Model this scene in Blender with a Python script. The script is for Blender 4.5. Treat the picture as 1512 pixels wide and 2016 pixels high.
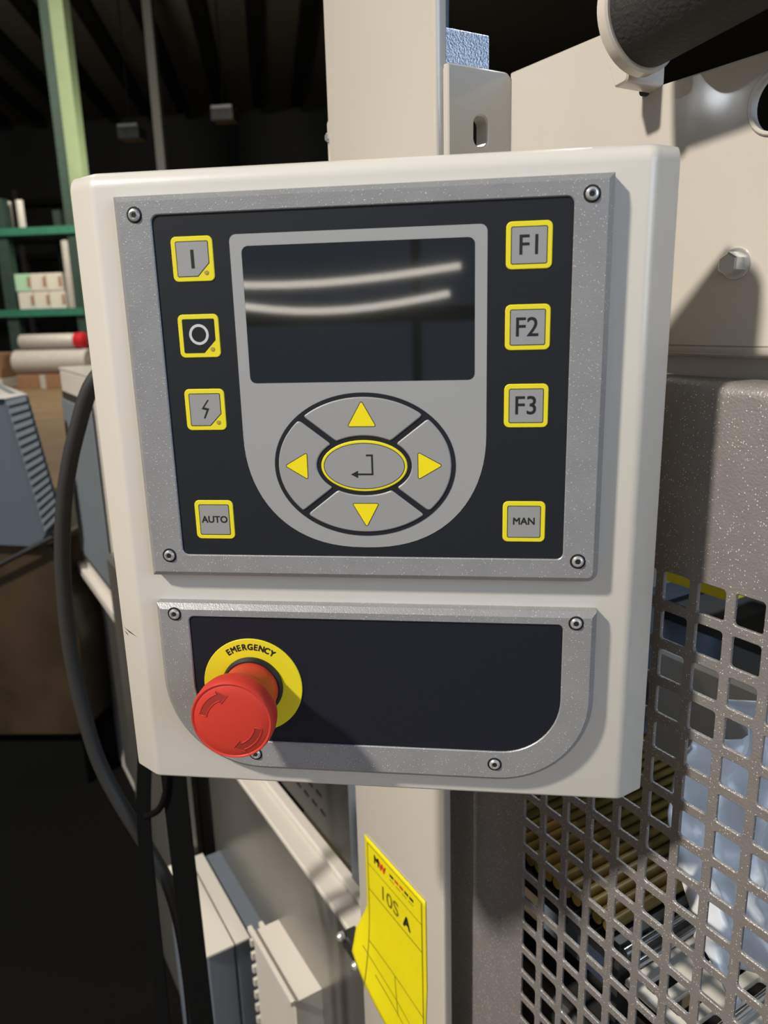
import bpy, math, random
from math import sin, cos, pi, radians as R
from mathutils import Vector, Matrix, noise
from mathutils.geometry import tessellate_polygon

for o in list(bpy.data.objects): bpy.data.objects.remove(o)
SC = bpy.context.scene
COL = SC.collection
random.seed(7)

# ------------------------------------------------------------------ camera
CZ = 1.5
yaw, pit, rol = R(7.5533), R(14.4127), R(-1.5799)
fw = Vector((-sin(yaw)*cos(pit), cos(yaw)*cos(pit), -sin(pit)))
rt = Vector((cos(yaw), sin(yaw), 0)); up = rt.cross(fw)
r2 = cos(rol)*rt + sin(rol)*up; u2 = -sin(rol)*rt + cos(rol)*up
cam = bpy.data.cameras.new('camera'); co = bpy.data.objects.new('camera', cam); COL.objects.link(co)
m = Matrix((r2, u2, -fw)).transposed().to_4x4(); m.translation = Vector((0, -.4031, CZ)); co.matrix_world = m
cam.sensor_fit = 'VERTICAL'; cam.sensor_height = 7.6; cam.sensor_width = 5.7
cam.lens = 7.6*1506.45/2016
cam.clip_start = .02; cam.clip_end = 100
cam.dof.use_dof = True; cam.dof.focus_distance = .47; cam.dof.aperture_fstop = cam.lens/2.6
SC.camera = co

# ------------------------------------------------------------------ world, lights, exposure
w = bpy.data.worlds.new('world'); SC.world = w; w.use_nodes = True
bg = w.node_tree.nodes['Background']; bg.inputs[0].default_value = (.60, .74, 1, 1); bg.inputs[1].default_value = .30
SC.view_settings.view_transform = 'Standard'; SC.view_settings.look = 'None'
SC.view_settings.exposure = 0; SC.view_settings.gamma = 1; SC.view_settings.use_curve_mapping = False

def area(name, loc, target, sx, sy, power, col, shape='DISK'):
    l = bpy.data.lights.new(name, 'AREA'); l.shape = shape; l.size = sx
    if shape in ('ELLIPSE', 'RECTANGLE'): l.size_y = sy
    l.energy = power; l.color = col
    o = bpy.data.objects.new(name, l); COL.objects.link(o); o.location = loc
    o.rotation_euler = (Vector(target)-Vector(loc)).to_track_quat('-Z', 'Y').to_euler(); return o
area('high_bay_light', (-4.25, -3.2, 6.1), (-.05, 0, 1.4), .5, .5, 690, (1, .93, .83))
area('cool_fill_light', (4.2, -3.4, 2.6), (0, .1, 1.4), 3.2, 3.0, 135, (.60, .76, 1), 'RECTANGLE')  # cool fill added from the right; no door stands there
area('rear_bay_light', (-7.66, -.09, 3.36), (.2, .2, 1.5), .2, .2, 3, (.9, .95, 1))
area('aisle_light', (-3.6, 3.6, 5.6), (-3.4, 5.2, 1.2), .5, .5, 130, (1, .86, .68))
area('rack_light', (-9.2, 11.5, 8.6), (-10.8, 17.9, 1.6), 1, 1, 900, (1, .90, .74))
pl_ = bpy.data.lights.new('ceiling_fill', 'POINT'); pl_.energy = 420; pl_.color = (1, .93, .8); pl_.shadow_soft_size = .3  # point fill added to lift the dark ceiling and far objects
po_ = bpy.data.objects.new('ceiling_fill', pl_); COL.objects.link(po_); po_.location = (-7.5, 17, 5.0)
area('back_light', (.9, 3.0, 4.6), (.0, .3, 1.5), .6, .6, 45, (.85, .93, 1))

# ------------------------------------------------------------------ materials
def S(r, g=None, b=None):
    if g is None: g = b = r
    f = lambda c: (c/255/12.92) if c/255 <= .04045 else ((c/255+.055)/1.055)**2.4
    return (f(r), f(g), f(b), 1)
def mat(name, col, rough=.5, metal=0, coat=0, bump=0, bscale=200, var=0, vscale=8, col2=None, spark=0, spark_s=900,
        spec=None, emit=None, estr=0, stretch=None, trans=0, alpha=None, dots=0):
    m = bpy.data.materials.new(name); m.use_nodes = True; nt = m.node_tree; N = nt.nodes; L = nt.links
    b = N['Principled BSDF']; b.inputs['Base Color'].default_value = col
    b.inputs['Roughness'].default_value = rough; b.inputs['Metallic'].default_value = metal
    b.inputs['Coat Weight'].default_value = coat; b.inputs['Coat Roughness'].default_value = .07
    if spec is not None: b.inputs['Specular IOR Level'].default_value = spec
    if emit: b.inputs['Emission Color'].default_value = emit; b.inputs['Emission Strength'].default_value = estr
    if trans: b.inputs['Transmission Weight'].default_value = trans
    if alpha: b.inputs['Alpha'].default_value = alpha
    tc = N.new('ShaderNodeTexCoord'); src = tc.outputs['Object']
    if stretch:
        mp = N.new('ShaderNodeMapping'); mp.inputs['Scale'].default_value = stretch; L.new(src, mp.inputs[0]); src = mp.outputs[0]
    last = None
    if var:
        n = N.new('ShaderNodeTexNoise'); n.inputs['Scale'].default_value = vscale; n.inputs['Detail'].default_value = 5; L.new(src, n.inputs['Vector'])
        r = N.new('ShaderNodeMapRange'); r.inputs['From Min'].default_value = .3; r.inputs['From Max'].default_value = .7; L.new(n.outputs[0], r.inputs[0])
        mx = N.new('ShaderNodeMix'); mx.data_type = 'RGBA'; mx.inputs[6].default_value = col
        mx.inputs[7].default_value = col2 or tuple(c*(1-var) for c in col[:3])+(1,)
        L.new(r.outputs[0], mx.inputs[0]); last = mx.outputs[2]
    if spark:
        v = N.new('ShaderNodeTexVoronoi'); v.inputs['Scale'].default_value = spark_s; L.new(tc.outputs['Object'], v.inputs['Vector'])
        wn = N.new('ShaderNodeMath'); wn.operation = 'LESS_THAN'; wn.inputs[1].default_value = .30; L.new(v.outputs['Distance'], wn.inputs[0])
        sep = N.new('ShaderNodeSeparateColor'); L.new(v.outputs['Color'], sep.inputs[0])
        gt = N.new('ShaderNodeMath'); gt.operation = 'GREATER_THAN'; gt.inputs[1].default_value = 1-spark; L.new(sep.outputs[0], gt.inputs[0])
        mu = N.new('ShaderNodeMath'); mu.operation = 'MULTIPLY'; L.new(wn.outputs[0], mu.inputs[0]); L.new(gt.outputs[0], mu.inputs[1])
        mx2 = N.new('ShaderNodeMix'); mx2.data_type = 'RGBA'; mx2.inputs[6].default_value = col; mx2.inputs[7].default_value = (.9, .9, .88, 1)
        if last: L.new(last, mx2.inputs[6])
        L.new(mu.outputs[0], mx2.inputs[0]); last = mx2.outputs[2]
    if dots:
        v = N.new('ShaderNodeTexVoronoi'); v.inputs['Scale'].default_value = dots; v.inputs['Randomness'].default_value = .15; L.new(tc.outputs['Object'], v.inputs['Vector'])
        wn = N.new('ShaderNodeMath'); wn.operation = 'LESS_THAN'; wn.inputs[1].default_value = .28; L.new(v.outputs['Distance'], wn.inputs[0])
        mx2 = N.new('ShaderNodeMix'); mx2.data_type = 'RGBA'; mx2.inputs[6].default_value = col; mx2.inputs[7].default_value = (.01, .01, .01, 1)
        if last: L.new(last, mx2.inputs[6])
        L.new(wn.outputs[0], mx2.inputs[0]); last = mx2.outputs[2]
    if last: L.new(last, b.inputs['Base Color'])
    if bump:
        n = N.new('ShaderNodeTexNoise'); n.inputs['Scale'].default_value = bscale; n.inputs['Detail'].default_value = 3; L.new(src, n.inputs['Vector'])
        bp = N.new('ShaderNodeBump'); bp.inputs['Strength'].default_value = bump; bp.inputs['Distance'].default_value = .002
        L.new(n.outputs[0], bp.inputs['Height']); L.new(bp.outputs[0], b.inputs['Normal'])
    return m
MT = dict(
    paint=mat('cream_powder_coat', S(211, 206, 195), .32, coat=.25, bump=.06, bscale=60, var=.05, vscale=5),
    plate=mat('cream_gloss_paint', S(197, 191, 180), .14, coat=.5, bump=.10, bscale=28, var=.05, vscale=5),
    bezel=mat('speckled_grey_coat', S(150, 150, 150), .42, metal=.25, bump=.12, bscale=1100, spark=.06, spark_s=1700, var=.10, vscale=60),
    memb=mat('black_membrane', S(25, 28, 33), .6, spec=.3, bump=.04, bscale=1500),
    memb2=mat('navy_black_membrane', S(19, 22, 32), .6, spec=.3, bump=.04, bscale=1500),
    silver=mat('silver_print', S(165, 165, 163), .42, metal=.25),
    pad=mat('silver_membrane_key', S(160, 160, 158), .40, metal=.25),
    glass=mat('display_glass', S(24, 24, 23), .035, spec=.75, coat=.3),
    yellow=mat('yellow_print', S(226, 212, 30), .5),
    yellow2=mat('yellow_arrow_print', S(236, 216, 8), .5),
    ink=mat('black_print', S(26, 26, 28), .5),
    led=mat('amber_led_window', S(176, 150, 60), .3),
    grey_ink=mat('pale_grey_print', S(196, 197, 197), .5),
    chrome=mat('screw_steel', S(215, 215, 213), .30, metal=.7),
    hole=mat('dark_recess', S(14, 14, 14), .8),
    red=mat('red_plastic', S(196, 54, 40), .48, bump=.05, bscale=900),
    red2=mat('red_plastic_groove', S(150, 40, 32), .55),
    collar=mat('black_collar', S(22, 22, 22), .5),
    disc=mat('yellow_label_disc', S(222, 206, 28), .55),
    zinc=mat('zinc_plate', S(196, 203, 212), .30, metal=.9, bump=.5, bscale=700),
    grip=mat('black_foam_grip', S(38, 37, 37), .75, bump=.5, bscale=420, var=.15, vscale=60),
    guard=mat('silver_sparkle_paint', S(140, 136, 133), .42, metal=.35, bump=.25, bscale=700, spark=.12, spark_s=1000, var=.1, vscale=80),
    tag=mat('yellow_tag_paper', S(232, 218, 16), .5, var=.12, vscale=14, bump=.1, bscale=30),
    tagink=mat('tag_ink', S(120, 110, 20), .6),
    tagred=mat('tag_red_ink', S(200, 40, 30), .6),
    steel=mat('brushed_steel', S(150, 148, 142), .32, metal=.75, bump=.2, bscale=14, var=.25, vscale=6, stretch=(1, 1, .15)),
    shade=mat('grey_shade_paint', S(102, 110, 120), .45, bump=.05, bscale=50),  # cover grey with the bluish shade of the side faces mixed in
    dsteel=mat('dark_steel', S(62, 62, 60), .4, metal=.4, var=.3, vscale=14),
    roller=mat('ochre_roller', S(172, 140, 66), .42, var=.5, vscale=36, col2=S(112, 104, 52)),
    rod=mat('bright_rod', S(205, 210, 214), .18, metal=1),
    film=mat('milky_film', S(214, 215, 215), .28, spec=.6, bump=.6, bscale=40, var=.25, vscale=24, stretch=(1, 1, .35)),
    cable=mat('black_rubber_cable', S(42, 43, 43), .55),
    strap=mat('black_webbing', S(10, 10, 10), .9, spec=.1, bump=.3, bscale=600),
    hood=mat('slate_hood_paint', S(80, 90, 100), .45, var=.08, vscale=8),
    tint=mat('smoked_cover', S(66, 54, 38), .35, var=.5, vscale=5, dots=75),
    ridge=mat('ribbed_grey', S(108, 115, 120), .45),
    floor=mat('beige_concrete', S(128, 106, 76), .7, var=.25, vscale=1.3, bump=.1, bscale=8),
    dark=mat('dark_wall', S(34, 35, 33), .9, var=.3, vscale=.6),
    ceil=mat('dark_ceiling', S(70, 66, 58), .9, var=.2, vscale=.5),
    purlin=mat('black_purlin', S(13, 13, 12), .9, spec=.1),
    purlin2=mat('dull_grey_steel', S(44, 44, 42), .7),
    lgreen=mat('pale_green_steel', S(116, 132, 98), .6, var=.1, vscale=3),
    dgreen=mat('dark_green_steel', S(40, 62, 54), .6, var=.25, vscale=6),
    beamg=mat('green_beam', S(40, 110, 88), .6, var=.2, vscale=6),
    carton=mat('white_carton', S(200, 198, 186), .75, var=.08, vscale=9),
    mint=mat('mint_carton', S(156, 196, 164), .75),
    rollw=mat('white_roll', S(188, 184, 178), .45, var=.15, vscale=14),
    rollend=mat('red_end_cap', S(190, 26, 40), .5),
    brown=mat('brown_carton', S(150, 112, 84), .8, var=.15, vscale=6),
    seam=mat('dark_seam', S(24, 24, 24), .8),
    lamp=mat('streak_glow', S(255, 240, 220), .5, emit=(1, .93, .82, 1), estr=8),  # glow of the strips added for the display streaks
)

# ------------------------------------------------------------------ mesh helpers
ID = lambda a, b, c: Vector((a, b, c))
PF = lambda x, z, y: Vector((x/1000, y/1000, CZ+z/1000))      # panel frame, mm: x right, z up (0 = camera height), y depth
AZ = R(38.3); SD = Vector((-sin(AZ), cos(AZ), 0)); NV = Vector((cos(AZ), sin(AZ), 0)); O0 = Vector((0, -.4031, 0))
def MF(s, z, t): return O0+NV*t+SD*s+Vector((0, 0, z))        # machine frame: s along the machine side, z height, t inwards
MS = lambda t, z, s: MF(s, z, t)                               # same, for faces across the machine
class G:
    def __init__(s): s.v = []; s.f = []
    def add(s, vs, fs):
        n = len(s.v); s.v += [Vector(v) for v in vs]; s.f += [tuple(i+n for i in f) for f in fs]
    def box(s, F, a0, a1, b0, b1, c0, c1):
        vs = [F(a, b, c) for a in (a0, a1) for b in (b0, b1) for c in (c0, c1)]
        s.add(vs, [(0, 1, 3, 2), (4, 6, 7, 5), (0, 4, 5, 1), (2, 3, 7, 6), (0, 2, 6, 4), (1, 5, 7, 3)]); return s
    def hexa(s, vs):   # 4 front then 4 back, same order
        s.add(vs, [(0, 1, 2, 3), (7, 6, 5, 4), (0, 4, 5, 1), (1, 5, 6, 2), (2, 6, 7, 3), (3, 7, 4, 0)]); return s
    def slab(s, F, outer, holes=(), c0=0, c1=1, bev=0, hbev=None):
        """plate: outline(s) in (a,b), front at c1, back at c0, front edges chamfered by bev"""
        if hbev is None: hbev = bev
        sg = 1 if c0 > c1 else -1
        loops = [(ccw(outer), bev)]+[(ccw(h)[::-1], hbev) for h in holes]
        fl, bl = [], []
        for lp, bv in loops:
            n = len(lp); base = len(s.v)
            ins = offset(lp, bv) if bv else lp
            ring = [F(a, b, c0) for a, b in lp]+([F(a, b, c1+sg*bv) for a, b in lp] if bv else [])+[F(a, b, c1) for a, b in ins]
            k = len(ring)//n; s.v += ring
            for j in range(k-1):
                for i in range(n):
                    i2 = (i+1) % n; s.f.append((base+j*n+i, base+j*n+i2, base+(j+1)*n+i2, base+(j+1)*n+i))
            fl.append([(p, base+(k-1)*n+i) for i, p in enumerate(ins)]); bl.append([(p, base+i) for i, p in enumerate(lp)])
        for L in (fl, bl):
            idx = [q for l in L for _, q in l]
            if len(L) == 1: s.f.append(tuple(idx)); continue
            for t in tessellate_polygon([[Vector((p[0], p[1], 0)) for p, _ in l] for l in L]):
                s.f.append(tuple(idx[i] for i in t))
        return s
    def lathe(s, c, ax, prof, n=48, close=True):
        ax = ax.normalized(); e = ax.orthogonal().normalized(); g = ax.cross(e); base = len(s.v); k = 0
        for r, h in prof:
            for i in range(n):
                a = 2*pi*i/n; s.v.append(c+ax*h+(e*cos(a)+g*sin(a))*r)
            k += 1
        for j in range(k-1):
            for i in range(n):
                i2 = (i+1) % n; s.f.append((base+j*n+i, base+j*n+i2, base+(j+1)*n+i2, base+(j+1)*n+i))
        if close: s.f.append(tuple(base+i for i in range(n))[::-1]); s.f.append(tuple(base+(k-1)*n+i for i in range(n)))
        return s
    def tube(s, pts, rad, n=12, closed=False, flat=1):
        P = [Vector(p) for p in pts]; base = len(s.v); N = len(P); prev = None
        for k, p in enumerate(P):
            if closed: d = P[(k+1) % N]-P[k-1]
            else: d = P[min(k+1, N-1)]-P[max(k-1, 0)]
            d.normalize()
            e = d.orthogonal() if prev is None else prev-d*prev.dot(d); e.normalize(); prev = e; g = d.cross(e)
            r = rad[k] if isinstance(rad, list) else rad
            for i in range(n): a = 2*pi*i/n; s.v.append(p+e*cos(a)*r+g*sin(a)*r*flat)
        for k in range(N if closed else N-1):
            k2 = (k+1) % N
            for i in range(n):
                i2 = (i+1) % n; s.f.append((base+k*n+i, base+k*n+i2, base+k2*n+i2, base+k2*n+i))
        if not closed: s.f.append(tuple(base+i for i in range(n))[::-1]); s.f.append(tuple(base+(N-1)*n+i for i in range(n)))
        return s
def ccw(p):
    a = sum(p[i-1][0]*p[i][1]-p[i][0]*p[i-1][1] for i in range(len(p)))
    return list(p) if a > 0 else list(p)[::-1]
def offset(p, d):     # inwards for ccw, outwards (away from hole) for cw
    out = []; n = len(p)
    for i in range(n):
        a, b, c = Vector(p[i-1]), Vector(p[i]), Vector(p[(i+1) % n])
        e1 = (b-a).normalized(); e2 = (c-b).normalized(); n1 = Vector((-e1.y, e1.x)); n2 = Vector((-e2.y, e2.x))
        q = n1+n2; q = q/max(q.length_squared, .4)*2
        v = b+q*d; out.append((v.x, v.y))
    return out
def rpoly(pts, rad, seg=7):
    out = []; n = len(pts)
    for i in range(n):
        r = rad[i] if isinstance(rad, (list, tuple)) else rad
        a, b, c = Vector(pts[i-1]), Vector(pts[i]), Vector(pts[(i+1) % n])
        if r <= 0: out.append(tuple(b)); continue
        d1 = (a-b).normalized(); d2 = (c-b).normalized(); ang = d1.angle(d2); t = r/math.tan(ang/2)
        cen = b+(d1+d2).normalized()*(r/sin(ang/2)); p0 = b+d1*t; p1 = b+d2*t
        v0 = p0-cen; v1 = p1-cen; a0 = math.atan2(v0.y, v0.x); da = math.atan2(v1.y, v1.x)-a0
        while da > pi: da -= 2*pi
        while da < -pi: da += 2*pi
        for k in range(seg+1): th = a0+da*k/seg; out.append((cen.x+r*cos(th), cen.y+r*sin(th)))
    return out
def rr(x0, x1, z0, z1, r, seg=5): return rpoly([(x0, z0), (x1, z0), (x1, z1), (x0, z1)], r, seg)
def ell(cx, cz, a, b, n=64): return [(cx+a*cos(2*pi*i/n), cz+b*sin(2*pi*i/n)) for i in range(n)]

def wl(o):
    v = Vector((0, 0, 0))
    while o: v += o.location; o = o.parent
    return v
def obj(name, g, m, parent=None, smooth=None, label=None, at=None, **kw):
    """at: own origin (world); mesh is stored relative to it"""
    me = bpy.data.meshes.new(name); base = wl(parent) if parent else Vector((0, 0, 0))
    org = Vector(at) if at is not None else base
    me.from_pydata([tuple(v-org) for v in g.v], [], g.f); me.validate()
    me.materials.append(MT[m])
    import bmesh
    b = bmesh.new(); b.from_mesh(me); bmesh.ops.recalc_face_normals(b, faces=b.faces); b.to_mesh(me); b.free()
    if smooth is not None:
        for p in me.polygons: p.use_smooth = True
        me.set_sharp_from_angle(angle=R(smooth))
    o = bpy.data.objects.new(name, me); COL.objects.link(o); o.parent = parent; o.location = org-base
    if label: o['label'] = label
    for k, v in kw.items(): o[k] = v
    return o
def thing(name, label, cat, loc=(0, 0, 0), group=None):
    o = bpy.data.objects.new(name, None); COL.objects.link(o); o.location = loc; o.empty_display_size = .05
    o['label'] = label; o['category'] = cat
    if group: o['group'] = group
    return o
def tag(o, label, cat, group=None):
    o['label'] = label; o['category'] = cat
    if group: o['group'] = group
    return o
def struct(name, g, m, parent=None, **k):
    o = obj(name, g, m, parent, **k)
    if not parent: o['kind'] = 'structure'
    return o
def dup(root, loc, label=None):
    def cp(o, par):
        c = o.copy(); COL.objects.link(c); c.parent = par
        for ch in [x for x in bpy.data.objects if x.parent == o]: cp(ch, c)
        return c
    r = cp(root, root.parent); r.location = loc
    if label: r['label'] = label
    return r
def text(body, size, F, parent, m='ink', name='lettering', bold=0, lift=0, sx=1, rot=0, at=(0, 0), w=0):
    """lettering as a thin mesh: glyph plane (a,b) mapped through F at depth lift, centred on at"""
    cu = bpy.data.curves.new('txt', 'FONT'); cu.body = body; cu.size = size; cu.align_x = 'CENTER'; cu.align_y = 'CENTER'; cu.offset = bold; cu.resolution_u = 4
    t = bpy.data.objects.new('txt', cu); COL.objects.link(t); dg = bpy.context.evaluated_depsgraph_get()
    ev = t.evaluated_get(dg); me = ev.to_mesh(); g = G(); MV = [tuple(v.co) for v in me.vertices]; MP = [tuple(p.vertices) for p in me.polygons]
    xs = [v[0] for v in MV]; ys = [v[1] for v in MV]; mx = (min(xs)+max(xs))/2; my = (min(ys)+max(ys))/2
    for j, (ox, oy) in enumerate([(0, 0)] if not w else [(-w, -w), (w, -w), (w, w), (-w, w), (w, 0), (-w, 0)]):
        vs = []
        for v in MV:
            x, y = (v[0]-mx)*sx+ox, v[1]-my+oy
            vs.append(F(at[0]+x*cos(rot)-y*sin(rot), at[1]+x*sin(rot)+y*cos(rot), lift*(1+j*.004)))
        g.add(vs, MP); ev.to_mesh_clear()
    bpy.data.objects.remove(t); bpy.data.curves.remove(cu)
    return obj(name, g, m, parent)

# ------------------------------------------------------------------ setting
struct('floor', G().box(ID, -26, 12, -9, 34, -.1, 0), 'floor')
struct('ceiling', G().box(ID, -26, 12, -4, 34, 10, 10.15), 'ceil')
struct('wall_back', G().box(ID, -26, 12, 34, 34.3, 0, 10), 'dark')
struct('wall_left', G().box(ID, -26.2, -26, -4, 34.3, 0, 10), 'dark')
struct('wall_right', G().box(ID, 12, 12.2, 3, 34.3, 0, 10), 'dark')
cl = bpy.data.objects['ceiling']
dp = Vector((-sin(R(15.4)), cos(R(15.4)), 0)); dn = Vector((cos(R(15.4)), sin(R(15.4)), 0))
for k in range(15):
    c = Vector((-19+k*1.58, 0, 9.88)); g = G()
    F = lambda a, b, cc: c+dn*a+dp*b+Vector((0, 0, cc))
    g.box(F, -.22, .22, 8, 34, -.15, .11); obj('purlin', g, 'purlin', cl)

# ------------------------------------------------------------------ control panel
cp = thing('control_panel', 'cream machine control panel with grey keypad bezel and red stop button', 'control panel', (-.06, 0, CZ-.10))
L0, L1, R0, R1, ZT, ZB = -206, -224, 81.5, 96, 77.5, -283
def panel_shell():
    g = G(); n = 10
    zs = [(-283.0, 0), (-282.2, 1.2)]  # bottom crisp edge
    # section across x (x, depth)
    sec = [(L1, 50), (L1, 20)]
    for k in range(7): a = k/6; sec.append((L1+(L0-L1)*(.72+.28*a)+(.0), 20-12*(1-(1-(.72+.28*a))**1)+(1-a)*0))
    sec = [(L1, 50), (L1+.3, 21.5), (L1+1, 20)]
    def soft(p0, p1, p2, r, seg=6):
        return rpoly([p0, p1, p2], [0, r, 0], seg)[1:-1]
    ring = [(L1, 50)]+soft((L1, 50), (L1, 20), (L0, 8), 2)+soft((L1, 20), (L0, 8), (0, 8), 9)+soft((0, 8), (R0, 8), (R1, 20), 9)+soft((R0, 8), (R1, 20), (R1, 50), 2)+[(R1, 50)]
    rows = [(ZB+3, 3, 'b'), (ZB+.9, .9, 'b')]
    def row(z, push):   # push = extra depth of the front (rounded top / bottom folds)
        return [PF(x, z, max(y, 0)+push*(1 if y < 49 else 0)) for x, y in ring]
    prof = [(ZB, 40), (ZB, 2.2), (ZB+.7, .7), (ZB+2.2, 0)]
    for k in range(8): a = pi/2*k/7; prof.append((ZT-9+9*sin(a), 9*(1-cos(a))))
    prof.append((ZT, 40))
    base = 0; N = len(ring)
    for z, ps in prof:
        for x, y in ring: g.v.append(PF(x, z, min(y+ps, 50)))
    for j in range(len(prof)-1):
        for i in range(N-1): g.f.append((j*N+i, j*N+i+1, (j+1)*N+i+1, (j+1)*N+i))
    K = len(prof)
    g.f.append(tuple(j*N for j in range(K))[::-1]); g.f.append(tuple(j*N+N-1 for j in range(K)))
    # back
    g.f.append((0, (K-1)*N, (K-1)*N+N-1, N-1))
    return g
obj('enclosure', panel_shell(), 'paint', cp, smooth=40)
obj('mounting_arm', G().box(PF, -150, -40, -140, 20, 50, 420).box(PF, -120, -60, -120, 0, 49, 60), 'paint', cp)

# upper bezel and its membrane
ub = rpoly([(-191, -143.6), (62.3, -143.6), (62.3, 63.2), (-191, 63.2)], [0, 6, 0, 0], 5)
win = rr(-170.6, 43.3, -130.2, 53.2, 3.6)
bz = obj('upper_bezel', G().slab(PF, ub, [win], 8, -1, 3.0, .5), 'bezel', cp, smooth=20)
mem = obj('keypad_membrane', G().slab(PF, rr(-171.5, 44, -131, 54, 3.6), (), 3, 0), 'memb', cp)
lb = rpoly([(-191, -161), (-191, -268.5), (63, -268.5), (63, -161)], [0, 58, 54, 0], 16)
lwin = rpoly([(-171, -168.3), (-171, -248.6), (44.6, -248.6), (44.6, -168.3)], [3, 38, 34, 3], 14)
obj('lower_bezel', G().slab(PF, lb, [lwin], 8, -1, 3.0, .5), 'bezel', cp, smooth=20)
obj('lower_membrane', G().slab(PF, rpoly([(-172, -167), (-172, -249.5), (45.5, -249.5), (45.5, -167)], [3, 38, 34, 3], 14), (), 3, 0), 'memb2', cp)

# display field: silver shield
cx = -64.0
sh = [(-129.9, 42.3), (1.9, 42.3)]
def shield():
    pts = rpoly([(-129.9, -50), (-129.9, 42.3), (1.9, 42.3), (1.9, -50)], [0, 3.5, 3.5, 0], 5)[::-1]
    # pts go from (1.9,-50) ... ; add lower bowl from right to left
    top = [p for p in pts]
    bowl = []
    for k in range(1, 40):
        a = pi*k/40
        bowl.append((cx+65.9*(1-(1-abs(cos(a)))**1.0 if False else 1)*math.copysign(abs(cos(a))**.86, cos(a)), -62-62.8*sin(a)**.93))
    r = [p for p in rpoly([(-129.9, -62), (-129.9, 42.3), (1.9, 42.3), (1.9, -62)], [0, 3.5, 3.5, 0], 5)]
    return r+bowl
dw = rr(-123.8, -4.2, -33.6, 36.4, 3.4)
obj('display_surround', G().slab(PF, shield(), [dw], .5, -.22), 'silver', cp)
obj('display_screen', G().slab(PF, rr(-123.9, -4.1, -33.7, 36.5, 3.4), (), .5, -.10), 'glass', cp)

def emboss(g, poly, c, h, b, F=PF): g.slab(F, poly, (), c, c-h, b); return g
# square keys
def key(cx_, cz_, kind, parent, lab):
    hw = 11.25
    k = obj('key', G().slab(PF, rr(cx_-hw, cx_+hw, cz_-hw, cz_+hw, 2.8), (), 0, -.45, .3), 'yellow', parent, smooth=30, at=PF(cx_, cz_, 0), label=lab)
    i = 8.9
    if kind in 'IOB': poly = rpoly([(cx_-i, cz_-i), (cx_+i-6.6, cz_-i), (cx_+i, cz_-i+6.6), (cx_+i, cz_+i), (cx_-i, cz_+i)], [.8, .3, .3, .8, .8], 3)
    else: poly = rr(cx_-i, cx_+i, cz_-i, cz_+i, .9, 3)
    obj('key_outline', G().slab(PF, poly, (), -.3, -.50), 'ink', k)
    obj('key_face', G().slab(PF, offset(ccw(poly), .42), (), -.3, -.56), 'memb' if kind == 'O' else 'pad', k)
    if kind in 'IOB':
        obj('indicator', G().lathe(PF(cx_+6.9, cz_-6.9, -.45), Vector((0, -1, 0)), [(.0012, 0), (.0012, .0002), (.0009, .0003)], 16), 'led', k)
    return k
LX = -150.1
k = key(LX, 31.0, 'I', cp, 'key with a black vertical bar')
obj('bar_symbol', G().slab(PF, [(LX-.95, 26.3), (LX+.85, 26.3), (LX+.85, 35.6), (LX-.95, 35.6)], (), -.5, -.62), 'ink', k)
k = key(LX, -8.1, 'O', cp, 'black key with a pale ring')
obj('ring_symbol', G().slab(PF, ell(LX, -7.3, 5.4, 5.4, 36), [ell(LX, -7.3, 4.0, 4.0, 36)], -.5, -.62), 'grey_ink', k)
k = key(LX, -47.3, 'B', cp, 'key with a lightning symbol')
bp = [(1.3, 5), (2.1, 5), (-.9, .5), (1.6, -.2), (-.8, -5), (-2.0, -4.8), (.1, -.9), (-2.4, .1), (1.0, 5)]
bolt = [(LX+.3+a, -47.0+b) for a, b in [(1.2, 5.0), (2.2, 5.0), (-.8, 1.0), (2.0, .3), (-.6, -5.0), (-1.6, -5.0), (.4, -.6), (-2.4, .1)]]
obj('lightning_symbol', G().slab(PF, bolt, (), -.5, -.62), 'ink', k)
k = key(LX, -109.4, 'T', cp, 'key lettered AUTO'); text('AUTO', 5.4, PF, k, at=(LX, -109.2), lift=-.6, w=.14)
RX = 22.2
for cz_, s_ in ((31.5, 'F1'), (-7.8, 'F2'), (-47.3, 'F3')):
    k = key(RX, cz_, 'T', cp, 'key lettered '+s_); text(s_, 13.4, PF, k, at=(RX-.2, cz_+.3), lift=-.6, sx=.95, w=.12)
k = key(RX, -109.4, 'T', cp, 'key lettered MAN'); text('MAN', 5.4, PF, k, at=(RX, -109.0), lift=-.6, w=.14)

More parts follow.
